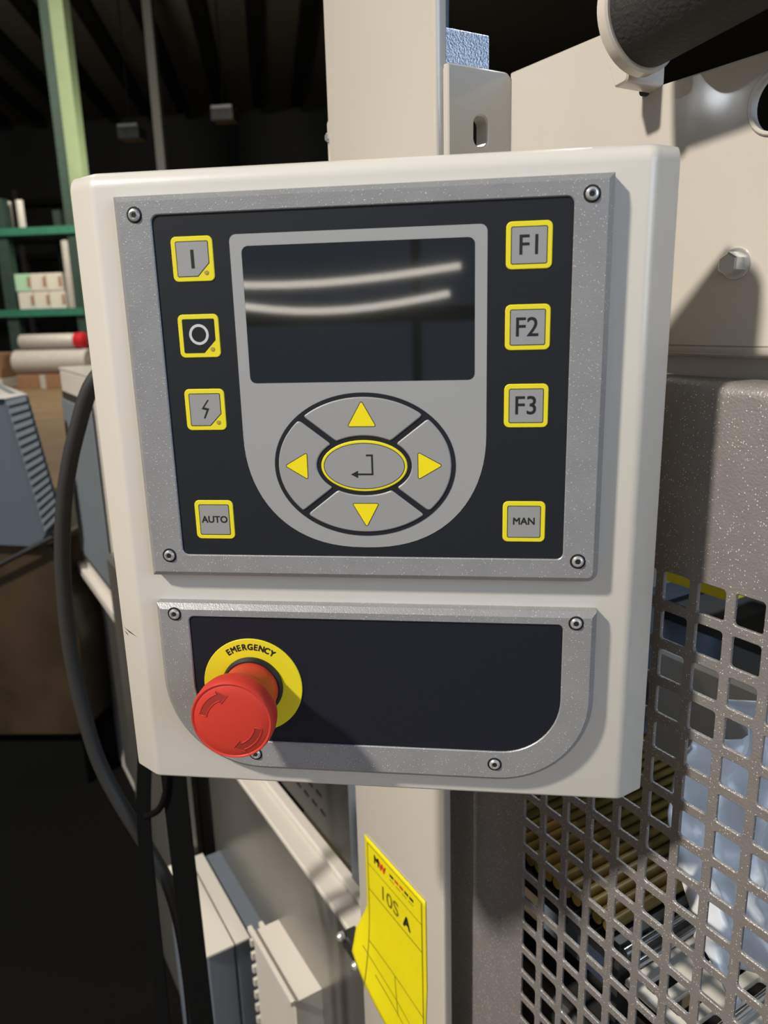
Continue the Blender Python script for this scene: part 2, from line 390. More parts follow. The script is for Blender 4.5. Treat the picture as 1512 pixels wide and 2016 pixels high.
# navigation cluster
EX, EZ, EA, EB = -63.6, -78.6, 49.5, 39.4
obj('navigation_ring', G().slab(PF, ell(EX, EZ, EA, EB, 96), (), -.2, -.40), 'memb', cp)
A2, B2 = EA-2.3, EB-2.3; CA, CB = 26.0, 16.4   # inside of ring, outside of the middle black oval
def quad(kind):
    pts = []; n = 22; gap = 1.45; sl = 31.0/39.5   # slope of the diagonal gaps
    th = math.atan2(sl, 1)
    def edge_pts(ax, bx, sgn):
        res = []
        for i in range(721):
            a = 2*pi*i/720; x, z = ax*cos(a), bx*sin(a)
            d1 = (-x*sin(th)+z*cos(th)); d2 = (x*sin(th)+z*cos(th))
            if kind == 'up' and d1 > gap and d2 > gap: res.append((a, x, z))
            if kind == 'down' and d1 < -gap and d2 < -gap: res.append((a, x, z))
            if kind == 'right' and d1 < -gap and d2 > gap: res.append((a if a < pi else a-2*pi, x, z))
            if kind == 'left' and d1 > gap and d2 < -gap: res.append((a, x, z))
        res.sort(); st = max(1, len(res)//26); r = res[::st]
        if r[-1] != res[-1]: r.append(res[-1])
        return [(x, z) for _, x, z in r]
    o = edge_pts(A2, B2, 1); i = edge_pts(CA, CB, 1)
    corners = [o[0], o[-1], i[-1], i[0]]
    def trim(l, k0): return l
    poly = o+i[::-1]
    # round the four corners by smoothing
    N = len(poly); marks = [0, len(o)-1, len(o), N-1]; out = []
    for idx, p in enumerate(poly):
        if idx in marks:
            a, c = Vector(poly[idx-1]), Vector(poly[(idx+1) % N]); b = Vector(p)
            r_ = 2.2
            p0 = b+(a-b).normalized()*min(r_, (a-b).length*.8); p1 = b+(c-b).normalized()*min(r_, (c-b).length*.8)
            for t in (0, .25, .5, .75, 1): q = p0*(1-t)**2+b*2*t*(1-t)+p1*t*t; out.append((q.x, q.y))
        else: out.append(p)
    return [(EX+x, EZ+z) for x, z in out]
tri = {'up': [(-.3, 35.6), (-8.5, 21.2), (7.6, 21.2)], 'down': [(.6, -34.6), (-7.4, -20.6), (8.0, -20.6)],
       'left': [(-44.0, .2), (-30.9, 7.8), (-30.9, -7.8)], 'right': [(42.9, .2), (29.2, 7.8), (29.2, -7.8)]}
for kd in ('up', 'down', 'left', 'right'):
    p = obj('arrow_pad', G().slab(PF, quad(kd), (), -.35, -1.1, .55), 'pad', cp, smooth=35, label='silver key with a yellow arrow pointing '+kd)
    T = rpoly([(EX+a, EZ+b) for a, b in tri[kd]], .9, 4)
    obj('arrow_outline', G().slab(PF, T, (), -1.0, -1.16), 'ink', p)
    obj('arrow_symbol', G().slab(PF, offset(ccw(T), .38), (), -1.0, -1.22), 'yellow2', p)
e = obj('enter_key', G().slab(PF, ell(EX+.1, EZ-.1, 23.6, 14.1, 72), (), -.35, -.95, .4), 'yellow', cp, smooth=35, label='oval yellow-rimmed enter key')
obj('key_outline', G().slab(PF, ell(EX+.1, EZ-.1, 22.2, 12.7, 72), (), -.8, -1.0), 'ink', e)
obj('key_face', G().slab(PF, ell(EX+.1, EZ-.1, 21.8, 12.3, 72), (), -.8, -1.06), 'pad', e)
ex, ez = EX+.1, EZ+.2
obj('enter_symbol', G().slab(PF, [(ex+1.2, ez+6.1), (ex+5.0, ez+6.1), (ex+5.0, ez-5.3), (ex-3.4, ez-5.3), (ex-3.4, ez-6.9), (ex-7.4, ez-4.85), (ex-3.4, ez-2.8), (ex-3.4, ez-4.3), (ex+4.0, ez-4.3), (ex+4.0, ez+5.1), (ex+1.2, ez+5.1)], (), -1.0, -1.12), 'ink', e)

# screws in the bezels
def screw(x, z, parent):
    c = PF(x, z, -1); ax = Vector((0, -1, 0))
    s = obj('screw', G().lathe(c, ax, [(.0031, -.0006), (.0031, .0006), (.0025, .0014), (.0019, .0016), (.0017, .0009), (.0, .0008)], 28, False), 'chrome', parent, smooth=30, at=c)
    obj('screw_recess', G().lathe(c, ax, [(.0042, .00002), (.0036, .00006), (.0030, .00008)], 28, False), 'hole', s)
    obj('socket', G().lathe(c, ax, [(.0014, .0009), (.0014, .00115), (.0, .0011)], 6, False), 'hole', s)
    return s
for x, z in ((-179.2, 53.6), (51.4, 53.7), (51.2, -131.2), (-178.7, -130.8), (-179.3, -166.9), (51.6, -167.0), (8.0, -256.7), (-136.4, -257.2)):
    screw(x, z, cp)

SF = lambda x, z, y: PF(x, z, 20-12*(x+224)/18+y)
obj('paint_scratch', G().slab(SF, [(-222.5, -184.6), (-217, -185.9), (-210, -187.6), (-217, -186.8)], (), .3, -.06).slab(SF, [(-222, -187), (-219.6, -188.0), (-218.2, -189.4), (-220.4, -188.4)], (), .3, -.06), 'seam', cp)
# emergency stop
BX, BZ = -135.0, -211.7
d = obj('emergency_disc', G().slab(PF, ell(BX, BZ, 30, 30, 72), [ell(BX, BZ, 15, 15, 48)], 0, -.8, .25), 'disc', cp, smooth=30, label='yellow disc around the stop button')
for i, ch in enumerate('EMERGENCY'):
    a = R(90+32-i*8.0); rr_ = 25.0
    text(ch, 5.2, PF, d, at=(BX+rr_*cos(a), BZ+rr_*sin(a)), rot=a-pi/2, lift=-.9, w=.2, name='letter', sx=.92)
obj('button_collar', G().lathe(PF(BX, BZ, 0), Vector((0, -1, 0)), [(.0185, 0), (.0185, .002), (.0172, .004), (.0155, .004), (.015, .010)], 56, False), 'collar', cp, smooth=30)
prof = [(15.2, 1), (16.3, 4), (16.6, 10), (17.0, 17), (18.3, 22), (20.6, 26), (22.6, 29.5), (23.3, 33), (23.3, 39), (22.9, 41.2), (22.2, 42.2), (21.5, 42.0), (21.2, 41.6), (20.9, 41.7), (20, 42.2), (16, 42.9), (10, 43.4), (5, 43.7), (.01, 43.8)]
hb = obj('emergency_button', G().lathe(PF(BX, BZ, 0), Vector((0, -1, 0)), [(r/1000, h/1000) for r, h in prof], 80, False), 'red', cp, smooth=28, label='red mushroom push button')
def carrow(a0, a1, hd):
    ri, ro = 13.6, 17.6; P = []
    n = 10; rm = (ri+ro)/2
    for k in range(n+1): a = R(a0+(a1-a0)*k/n); P.append((ro*cos(a), ro*sin(a)))
    a = R(a1); P.append(((ro+1.8)*cos(a), (ro+1.8)*sin(a))); t = R(a1+hd); P.append((rm*cos(t), rm*sin(t))); P.append(((ri-1.8)*cos(a), (ri-1.8)*sin(a)))
    for k in range(n+1): a = R(a1+(a0-a1)*k/n); P.append((ri*cos(a), ri*sin(a)))
    return [(BX+x, BZ+z) for x, z in P]
for a0, a1, hd in ((168, 112, -20), (-12, -68, -20)):
    P = carrow(a0, a1, hd)
    y = lambda x, z: -(43.8-.0035*((x-BX)**2+(z-BZ)**2))-.05
    g = G().tube([PF(x, z, y(x, z)) for x, z in P], .00028, 8, closed=True); obj('arrow_mark', g, 'red', hb, smooth=60)
    g = G(); g.add([PF(x, z, y(x, z)+.02) for x, z in P], [tuple(range(len(P)))]); 
    n = 11; fs = [(i, i+1, len(P)-2-i, len(P)-1-i) for i in range(n-1)]+[(n-1, n, n+1, n+2, n+3)]
    g = G(); g.add([PF(x, z, y(x, z)-.03) for x, z in P], fs); obj('arrow_recess', g, 'red2', hb)

# ------------------------------------------------------------------ wrapping machine
wm = thing('wrapping_machine', 'cream packaging machine with steel lower doors behind the control panel', 'machine', MF(.8, 0, .45))
# support post (square tube with rounded edges)
def tubepost(s0, s1, t0, t1, z0, z1, r=.004):
    g = G(); loop = rr(s0, s1, t0, t1, r, 4); n = len(loop)
    for z in (z0, z1): g.v += [MF(a, z, b) for a, b in loop]
    for i in range(n): i2 = (i+1) % n; g.f.append((i, i2, n+i2, n+i))
    g.f += [tuple(range(n))[::-1], tuple(range(n, 2*n))]; return g
post = obj('support_post', tubepost(.492, .66, .345, .3555, 0, 2.3, .0028), 'plate', wm, smooth=30)
bk = obj('side_bracket', G().slab(MF, rpoly([(.655, 1.55), (.667, 1.55), (.667, 1.668), (.655, 1.676)], .003, 3), (), .353, .348, .001), 'plate', wm, smooth=30)
def hexbolt(F, a, b, c, r, h, name='hex_bolt', parent=None):
    g = G(); g.slab(F, [(a+r*cos(pi/6+k*pi/3), b+r*sin(pi/6+k*pi/3)) for k in range(6)], (), c, c-h, r*.14)
    o = obj(name, g, 'chrome', parent, smooth=20)
    obj('washer', G().slab(F, ell(a, b, r*1.35, r*1.35, 28), (), c+.0005, c-.0012, .0004), 'chrome', o, smooth=30)
    return o
hexbolt(MF, .661, 1.655, .348, .0038, .004, parent=bk)
# cross bracket between the post and the top plate (faces across the machine)
slot = rpoly([(.3755, 1.6185), (.3875, 1.6185), (.3875, 1.6395), (.3755, 1.6395)], .0055, 6)
obj('cross_bracket', G().slab(MS, rpoly([(.352, 1.46), (.411, 1.46), (.411, 1.671), (.352, 1.671)], [0, .002, .007, .001], 5), [slot], .50, .487, .0012), 'plate', wm, smooth=30)
obj('bracket_flange', tubepost(.489, .50, .3515, .358, 1.46, 1.668, .002), 'plate', wm, smooth=30)
obj('zinc_block', G().slab(MS, rpoly([(.356, 1.66), (.398, 1.66), (.398, 1.697), (.356, 1.697)], .0012, 3), (), .512, .498, .0008), 'zinc', wm, smooth=30)
obj('conduit', G().tube([MF(.515, 1.67, .362), MF(.515, 1.75, .364), MF(.518, 1.9, .366)], .0085, 14), 'shade', wm, smooth=60)
# top side plate with notch, hole and folded lip
tp = [(.489, 1.4765), (.489, 1.6715), (.386, 1.6715), (.372, 1.655), (.361, 1.633), (.356, 1.630), (.0, 1.630), (.0, 1.4765)]
hole = ell(.272, 1.604, .0155, .0155, 36)
op = obj('top_plate', G().slab(MF, rpoly(tp, [0, .001, .004, .004, .004, .003, 0, 0], 4), [hole], .416, .410, .001), 'plate', wm, smooth=30)
lip = G(); pr = [(.410, 1.4765), (.4105, 1.4735), (.4125, 1.4712), (.4155, 1.470), (.45, 1.470), (.45, 1.4765)]
for s in (0, .489): lip.v += [MF(s, z, t) for t, z in pr]
n = len(pr)
for i in range(n): lip.f.append((i, (i+1) % n, n+(i+1) % n, n+i))
lip.f += [tuple(range(n)), tuple(range(n, 2*n))]
obj('folded_lip', lip, 'plate', op, smooth=50)
obj('hole_rim', G().slab(MF, ell(.272, 1.604, .017, .017, 36), [ell(.272, 1.604, .0145, .0145, 36)], .412, .4085, .0008), 'plate', op, smooth=30)
hexbolt(MF, .288, 1.523, .410, .0066, .009, parent=op)
obj('top_rail', G().box(MF, 0, .489, 1.400, 1.469, .428, .46), 'paint', wm)
# lower side: steel doors
def mbox(name, m, s0, s1, z0, z1, t0, t1, b=.003, parent=wm, label=None):
    return obj(name, G().slab(MF, [(s0, z0), (s1, z0), (s1, z1), (s0, z1)], (), t1, t0, b), m, parent, smooth=20, label=label)
mbox('machine_door', 'steel', .60, 1.52, .06, .668, .400, .43)
mbox('machine_door', 'steel', 1.53, 2.42, .06, .700, .400, .43)
mbox('door_ledge', 'paint', .60, 2.42, .668, .678, .396, .430, .002)
mbox('ledge_rail', 'paint', .60, 1.75, .679, .690, .428, .445, .002)
sp = []
for r_ in range(3):
    for c_ in range(7):
        s = .955+c_*.030+r_*.012; z = .735+r_*.028
        sp.append(rpoly([(s, z), (s+.019, z), (s+.019, z+.008), (s, z+.008)], .003, 2))
obj('vent_panel', G().slab(MF, [(.87, .70), (1.75, .70), (1.75, .98), (.87, .98)], sp, .450, .446), 'dsteel', wm)
obj('vent_lining', G().box(MF, .87, 1.75, .70, .98, .47, .475), 'carton', wm)
mbox('frame_column', 'shade', .775, .865, .69, 1.40, .44, .48)
mbox('rear_hood', 'paint', 1.75, 2.46, .76, 1.372, .362, .85, .006)
obj('hood_top', G().box(MF, 1.75, 2.46, 1.3722, 1.378, .36, .85), 'paint', wm)
lo = obj('louver_panel', G().slab(MF, [(2.0, .80), (2.44, .80), (2.44, 1.31), (2.0, 1.31)], (), .361, .358, .002), 'dsteel', wm)
for k in range(16):
    s = 2.43-k*.028
    obj('louver', G().slab(MF, rpoly([(s-.015, .82), (s, .82), (s, 1.29), (s-.015, 1.29)], .004, 2), (), .357, .352, .002), 'ridge', lo)
mbox('side_beam', 'paint', 1.75, 2.50, .735, .765, .345, .47, .004)
mbox('side_skirt', 'paint', 1.7, 2.55, .0, .73, .405, .45, .004)
# lower boxes on the door side
bx = mbox('motor_cover', 'shade', 1.14, 1.40, .0, .402, .285, .335, .004)
obj('cover_lid', G().box(MF, 1.135, 1.405, .402, .406, .282, .335), 'paint', bx); obj('cover_lid', G().box(MF, 1.135, 1.405, .402, .406, .338, .365), 'paint', bx)
mbox('motor_cover', 'shade', 1.14, 1.40, .0, .40, .338, .40, .004)
vb = mbox('vent_box', 'paint', .905, 1.075, .02, .474, .352, .40, .003)
obj('vent_rim', G().box(MF, .90, 1.08, .474, .483, .345, .352), 'paint', vb); obj('vent_rim', G().box(MF, .92, 1.10, .455, .463, .372, .379), 'paint', vb)
for k in range(13): obj('rack_tooth', G().box(MF, 1.077, 1.084, .44-k*.028, .453-k*.028, .348, .36), 'paint', vb)
lt = mbox('side_latch', 'dsteel', .735, .782, .665, .690, .380, .40, .002)
for s, z in ((.777, .688), (.737, .674)): obj('latch_knob', G().lathe(MF(s, z, .380), -NV, [(.006, 0), (.006, .006), (.004, .009), (.0001, .010)], 18, False), 'chrome', lt, smooth=30)
mbox('leg_cover', 'steel', 1.42, 1.62, .0, .80, .30, .36, .01)
mbox('leg_cover', 'steel', 1.66, 1.9, .0, .95, .33, .38, .01)
mbox('base_frame', 'dsteel', .0, .60, .0, .88, .42, .47, .003)
# inside: conveyor
cv = thing('roller_conveyor', 'bed of ochre rollers seen through the perforated guard', 'conveyor', MF(.44, 0, .6))
for s in (.345, .565): obj('conveyor_frame', G().box(MF, s-.004, s+.004, .93, 1.01, .41, 1.1), 'dsteel', cv)
obj('conveyor_leg', G().box(MF, .44, .47, 0, .93, .60, .64), 'dsteel', cv)
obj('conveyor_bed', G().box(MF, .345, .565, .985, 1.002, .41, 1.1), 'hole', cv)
for k in range(18):
    s = .356+k*.0117
    obj('roller', G().lathe(MF(s, 1.014, .412), NV, [(.0050, 0), (.0050, .66)], 14), 'roller', cv, smooth=40)
obj('cross_rod', G().lathe(MF(.512, 1.034, .412), NV, [(.006, 0), (.006, .075)], 14), 'rod', cv, smooth=40)
obj('sealing_bar', G().box(MF, .50, .60, 1.05, 1.22, .475, .80), 'shade', cv)
tr = thing('infeed_tray', 'grey slotted tray with bright steel rods in front of the rollers', 'tray', MF(.2, 0, .6))
ts = []
for k in range(9):
    for j in range(4): ts.append(rpoly([(.245+j*.022, .42+k*.055), (.258+j*.022, .42+k*.055), (.258+j*.022, .45+k*.055), (.245+j*.022, .45+k*.055)], .003, 2))
obj('slotted_tray', G().slab(lambda a, b, c: MF(a, c, b), [(.235, .412), (.335, .412), (.335, 1.0), (.235, 1.0)], ts, .975, .980), 'paint', tr)
obj('tray_leg', G().box(MF, .27, .30, 0, .975, .60, .64), 'dsteel', tr)
obj('dark_apron', G().box(MF, -.3, .235, .955, .962, .412, 1.0), 'dsteel', tr)
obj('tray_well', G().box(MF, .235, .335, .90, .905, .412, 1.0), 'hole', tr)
for s, z in ((.338, 1.004), (.327, 1.000), (.262, .990)):
    obj('steel_rod', G().lathe(MF(s, z, .412), NV, [(.0035, 0), (.0035, .5)], 12), 'rod', tr, smooth=40)
ib = thing('sealing_frame', 'grey and cream sealing head above the rollers behind the guard', 'machine part', MF(.5, 0, .9))
obj('frame_upright', G().box(MF, .62, .70, 0, 1.40, .66, .74), 'shade', ib)
obj('frame_plate', G().slab(MF, rpoly([(-.2, 1.16), (.62, 1.16), (.62, 1.40), (-.2, 1.40)], .004, 3), (), .93, .92, .002), 'dsteel', ib)
obj('frame_bar', G().box(MF, -.2, .70, 1.08, 1.155, .74, .76), 'paint', ib)
obj('sealing_plate', G().slab(MF, rpoly([(-.2, 1.055), (.48, 1.055), (.48, 1.165), (-.2, 1.165)], .01, 3), (), .62, .60, .003), 'paint', ib)
obj('plate_strut', G().box(MF, .40, .44, 1.10, 1.13, .62, .67), 'dsteel', ib)
obj('frame_clip', G().box(MF, .40, .47, 1.24, 1.27, .60, .74), 'yellow', ib)
obj('frame_arm', G().box(MF, .30, .66, 1.18, 1.20, .64, .72), 'dsteel', ib)
# loose white film
g = G(); NU, NV_ = 26, 34
for j in range(NV_+1):
    v = j/NV_
    for i in range(NU+1):
        u = i/NU
        t = .432-.032*sin(pi*v*.85)+.14*u
        z = 1.195-.165*v+.02*u*(1-v)
        s = .305-.05*v+.010*sin(u*17+v*5)+.008*noise.noise(Vector((u*7, v*9, 1)))+.02*noise.noise(Vector((u*3, v*3, 4)))
        g.v.append(MF(s, z, t+.006*noise.noise(Vector((u*5, v*11, 9)))))
for j in range(NV_):
    for i in range(NU): a = j*(NU+1)+i; g.f.append((a, a+1, a+NU+2, a+NU+1))
fo = obj('plastic_film', g, 'film', smooth=80, at=MF(.3, 1.02, .45)); md = fo.modifiers.new('thick', 'SOLIDIFY'); md.thickness = .0012
tag(fo, 'crumpled milky white plastic film hanging behind the guard', 'plastic film')

# ------------------------------------------------------------------ perforated guard
gd = thing('perforated_guard', 'silver grey perforated sheet guard with square holes right of the panel', 'safety guard', MF(.3, 0, .385))
pc, pr_, s0, z0 = .02469, .02594, .42238, 1.0885
T0, TH, h = .380, .0022, .735
ntop = 9; nbot = 21; ncol = 15
g = G()
hs, hz = pc*h, pr_*h
def cell(sr, zb):      # hole lower-left corner (sr, zb) in s/z ; hole goes to smaller s
    o = [(sr+(pc-hs)/2, zb-(pr_-hz)/2), (sr-pc+(pc-hs)/2, zb-(pr_-hz)/2), (sr-pc+(pc-hs)/2, zb+pr_-(pr_-hz)/2), (sr+(pc-hs)/2, zb+pr_-(pr_-hz)/2)]
    hl = rr(sr-hs, sr, zb, zb+hz, .0021, 3)
    return o, hl
# one cell template
o_, h_ = cell(0, 0)
bev = .0006
hA = ccw(h_)[::-1]; hB = offset(hA, bev); nh = len(hA)
tv = [(a, b, T0) for a, b in ccw(o_)]+[(a, b, T0) for a, b in hB]+[(a, b, T0+bev) for a, b in hA]+[(a, b, T0+TH) for a, b in hA]+[(a, b, T0+TH) for a, b in ccw(o_)]
tf = [tuple(t) for t in tessellate_polygon([[Vector((p[0], p[1], 0)) for p in ccw(o_)], [Vector((p[0], p[1], 0)) for p in hB]])]
for i in range(nh):
    i2 = (i+1) % nh
    tf.append((4+i, 4+i2, 4+nh+i2, 4+nh+i)); tf.append((4+nh+i, 4+nh+i2, 4+2*nh+i2, 4+2*nh+i))
bt = [tuple(t) for t in tessellate_polygon([[Vector((p[0], p[1], 0)) for p in ccw(o_)], [Vector((p[0], p[1], 0)) for p in hA]])]
tf += [tuple((4+3*nh+i) if i < 4 else (4+2*nh+i-4) for i in t) for t in bt]
for c_ in range(ncol):
    for r_ in range(-nbot, ntop+1):
        sr, zb = s0-pc*c_, z0+pr_*r_
        g.add([MF(a+sr, b+zb, t) for a, b, t in tv], tf)
sL = s0+(pc-hs)/2; sR = s0-pc*ncol+(pc-hs)/2; zBt = z0-pr_*nbot-(pr_-hz)/2; zTp = z0+pr_*(ntop+1)-(pr_-hz)/2
obj('perforated_sheet', g, 'guard', gd)
ZG = 1.459
obj('left_margin', G().box(MF, sL, .56, zBt, ZG-.01, T0, T0+TH), 'guard', gd)
g = G(); prf = [(T0, zTp)]
for k in range(7): a = pi/2*k/6; prf.append((T0+.008*(1-cos(a)), ZG-.008+.008*sin(a)))
prf += [(T0+.028, ZG), (T0+.028, ZG-.002), (T0+.010, ZG-.0022), (T0+TH, ZG-.010), (T0+TH, zTp)]
n = len(prf)
for s in (sR, sL): g.v += [MF(s, z, t) for t, z in prf]
for i in range(n): g.f.append((i, (i+1) % n, n+(i+1) % n, n+i))
g.f += [tuple(range(n)), tuple(range(n, 2*n))]
obj('upper_margin', g, 'guard', gd, smooth=40)
obj('lower_margin', G().box(MF, sR, .56, .30, zBt, T0, T0+TH), 'guard', gd)
for s in (.54, .09): obj('guard_foot', G().box(MF, s-.02, s+.02, 0, .30, T0, T0+.006), 'guard', gd)

# ------------------------------------------------------------------ grip handle
hd = thing('grip_handle', 'thick black foam grip handle with white end collar at the top right', 'handle', MF(.34, 1.62, .37))
HA = MF(.331, 1.655, .372); 
ax = (MF(.20, 1.671, .368)-HA).normalized()
obj('grip', G().lathe(HA, ax, [(.0255, 0), (.0262, .002), (.0262, .088), (.0252, .091), (.0252, .093), (.0262, .096), (.0262, .20), (.025, .202)], 56), 'grip', hd, smooth=30)
obj('end_collar', G().lathe(HA, ax, [(.0275, -.0075), (.0285, -.0065), (.0285, -.001), (.0272, .0)], 56), 'plate', hd, smooth=30)
obj('handle_bracket', G().slab(MF, rpoly([(.348, 1.6285), (.358, 1.627), (.363, 1.64), (.363, 1.66), (.348, 1.66)], [.003, .002, .004, .002, .002], 3), (), .411, .380, .001), 'plate', hd, smooth=30)
obj('handle_pin', G().lathe(MF(.360, 1.629, .410), -NV, [(.003, 0), (.003, .003)], 14), 'dsteel', hd)

# ------------------------------------------------------------------ yellow inspection tag
tg = thing('yellow_tag', 'yellow paper tag with faded printing stuck on the cream post', 'tag', MF(.58, .74, .344))
TS0, TS1, TZ = .639, .520, .950
FT = lambda a, b, c: MF(TS0-a, TZ-b, .3447-c)      # a to the right, b down
def torn(bv): return .0
outl = [(0, 0), (.119, 0), (.119, .215), (.060, .215), (.032, .205), (.010, .178), (-.014, .186), (-.020, .170), (-.018, .13), (-.003, .10)]
g = G(); nx, nz = 24, 34
def lift(a, b):   # curled lower left corner
    k = max(0, (b-.085)/.11)*max(0, (.075-a)/.10); return .0006+.020*k*k
bot = lambda a: .235-.06*max(0, (.06-a)/.075)**1.2
for j in range(nz+1):
    for i in range(nx+1):
        a = -.004*min(1, max(0, (j/nz-.45)*4))+(.119+.0)*i/nx - .018*max(0, min(1, (j/nz-.5)*3))*(1-i/nx)
        b = bot(a)*j/nz; g.v.append(FT(a, b, lift(a, b)))
for j in range(nz):
    for i in range(nx): q = j*(nx+1)+i; g.f.append((q, q+1, q+nx+2, q+nx+1))
po = obj('tag_sheet', g, 'tag', tg, smooth=60); md = po.modifiers.new('thick', 'SOLIDIFY'); md.thickness = .0003
def strip(a0, b0, a1, b1, w, m='tagink', name='printed_line'):
    g = G(); n = 14; d = Vector((a1-a0, b1-b0)); pn = Vector((-d.y, d.x)).normalized()*w/2
    for k in range(n+1):
        p = Vector((a0, b0))+d*k/n
        for sg in (-1, 1): q = p+pn*sg; g.v.append(FT(q.x, q.y, lift(q.x, q.y)+.0004))
    for k in range(n): g.f.append((2*k, 2*k+1, 2*k+3, 2*k+2))
    return obj(name, g, m, po)
strip(.006, .007, .112, .007, .0011); strip(.006, .007, .004, .20, .0016); strip(.112, .007, .112, .23, .0020)
strip(.006, .033, .112, .033, .0010); strip(.006, .066, .112, .066, .0014)
strip(.004, .135, .112, .147, .0014); strip(-.006, .150, .10, .185, .0014); strip(.057, .142, .062, .19, .0014); strip(.02, .17, .10, .205, .0016)
FX = lambda a, b, c: FT(a, -b, c)
text('M', .014, FX, po, m='ink', at=(.025, -.018), lift=.0012, w=.0006, name='logo_mark')
text('W', .013, FX, po, m='tagred', at=(.037, -.019), lift=.0012, w=.0006, name='logo_mark')
for k in range(5): strip(.052+k*.0095, .0165, .0595+k*.0095, .0165, .0032, 'ink' if k in (0, 3, 4) else 'tagred', 'small_print')
for k in range(4): strip(.052+k*.012, .022, .061+k*.012, .022, .0012, 'tagink', 'small_print')
text('10S', .024, FX, po, m='tagink', at=(.052, -.050), lift=.0012, w=.0002, name='handwriting', sx=1.1)
text('A', .019, FX, po, m='ink', at=(.084, -.052), lift=.0012, w=.0007, name='handwriting')

# ------------------------------------------------------------------ cables and straps in front of the doors
def spline(P, n=8):
    P = [Vector(p) for p in P]; out = []; Q = [P[0]]+P+[P[-1]]
    for i in range(1, len(Q)-2):
        for k in range(n):
            t = k/n; a, b, c, d = Q[i-1:i+3]
            out.append(.5*((2*b)+(c-a)*t+(2*a-5*b+4*c-d)*t*t+(3*b-a-3*c+d)*t**3))
    out.append(P[-1]); return out
cb = obj('power_cable', G().tube(spline([(-0.2814, 0.375, 1.5), (-0.3686, 0.375, 1.4691), (-0.4108, 0.375, 1.4395), (-0.4375, 0.375, 1.386), (-0.4572, 0.375, 1.3298), (-0.4699, 0.375, 1.2707), (-0.4769, 0.375, 1.2102), (-0.4797, 0.375, 1.1286), (-0.4741, 0.375, 1.0484), (-0.4628, 0.375, 0.9809), (-0.4417, 0.375, 0.9232), (-0.4122, 0.375, 0.8599), (-0.3883, 0.375, 0.7966), (-0.3784, 0.375, 0.6981), (-0.3798, 0.375, 0.5152), (-0.392, 0.375, 0.0)]), .0088, 16), 'cable', smooth=60, at=(-.392, .375, 0))
tag(cb, 'thick dark cable arching down left of the control panel', 'cable')
def flat(pts, w, th=.0015):
    g = G(); P = spline(pts, 6); n = len(P)
    for p in P:
        for dx, dy in ((-w/2, -th), (w/2, -th), (w/2, th), (-w/2, th)): g.v.append(p+Vector((dx, dy, 0)))
    for k in range(n-1):
        for i in range(4): i2 = (i+1) % 4; g.f.append((4*k+i, 4*k+i2, 4*k+4+i2, 4*k+4+i))
    g.f += [(3, 2, 1, 0), (4*n-4, 4*n-3, 4*n-2, 4*n-1)]; return g
o = obj('hanging_strap', flat([(-0.3772, 0.35, 1.0809), (-0.3922, 0.35, 0.991), (-0.4019, 0.35, 0.9012), (-0.4049, 0.35, 0.7515), (-0.4072, 0.35, 0.4522), (-0.408, 0.35, 0)], .017), 'strap', at=(-.408, .35, 0))
tag(o, 'narrow black strap hanging below the left corner of the panel', 'strap')
o = obj('hanging_strap', flat([(-0.3473, 0.35, 1.0809), (-0.3563, 0.35, 1.006), (-0.357, 0.35, 0.9012), (-0.3555, 0.35, 0.7515), (-0.3533, 0.35, 0.4522), (-0.353, 0.35, 0)], .030), 'strap', at=(-.353, .35, 0))
tag(o, 'wide black strap hanging just right of the narrow strap', 'strap')
o = obj('strap_loop', G().tube(spline([(-0.3628, 0.348, 0.9999), (-0.3673, 0.348, 0.9655), (-0.3792, 0.348, 0.9387), (-0.3971, 0.348, 0.9282)]), .004, 10), 'strap', smooth=60, at=(-0.3792, 0.348, 0.9387))
tag(o, 'short black loop tying the two hanging straps together', 'strap')

# ------------------------------------------------------------------ neighbouring machine at the left
nm = thing('neighbour_machine', 'slate blue machine with ribbed edge and smoked cover at the left', 'machine', (-1.7, 2.2, 0))
Y1 = 1.6
A_ = [(-1.325, 1.300), (-1.256, 1.312), (-1.203, .960), (-1.263, .912)]
obj('ribbed_edge', G().hexa([Vector((x, Y1, z)) for x, z in A_]+[Vector((x-.35, Y1+.28, z)) for x, z in A_]), 'hood', nm)
for k in range(17):
    a = (k+.5)/17; p0 = Vector(A_[0])*(1-a)+Vector(A_[3])*a; p1 = Vector(A_[1])*(1-a)+Vector(A_[2])*a; hgt = .0065
    v = [Vector((p0.x+.004, Y1-.007, p0.y-hgt)), Vector((p1.x-.004, Y1-.007, p1.y-hgt)), Vector((p1.x-.004, Y1-.007, p1.y+hgt)), Vector((p0.x+.004, Y1-.007, p0.y+hgt))]
    obj('rib', G().hexa(v+[q+Vector((0, .008, 0)) for q in v]), 'ridge', nm)
B_ = [(-2.6, 1.300), (-1.327, 1.300), (-1.265, .912), (-1.30, .86), (-2.6, .90)]
obj('hood_front', G().slab(lambda a, b, c: Vector((a, c, b)), B_, (), Y1+.06, Y1+.02, .004), 'hood', nm)
obj('hood_top', G().hexa([Vector(p) for p in ((-2.6, Y1, 1.302), (-1.325, Y1, 1.302), (-1.256, Y1, 1.314), (-2.6, Y1, 1.318), (-2.8, Y1+.28, 1.32), (-1.60, Y1+.28, 1.32), (-1.56, Y1+.28, 1.335), (-2.8, Y1+.28, 1.34))]), 'paint', nm)
for k in range(9):
    x = -1.30-k*.05; obj('top_rib', G().hexa([Vector(p) for p in ((x-.018, Y1+.01, 1.318), (x, Y1+.01, 1.318), (x-.25, Y1+.27, 1.342), (x-.27, Y1+.27, 1.342), (x-.018, Y1+.01, 1.31), (x, Y1+.01, 1.31), (x-.25, Y1+.27, 1.33), (x-.27, Y1+.27, 1.33))]), 'ridge', nm)
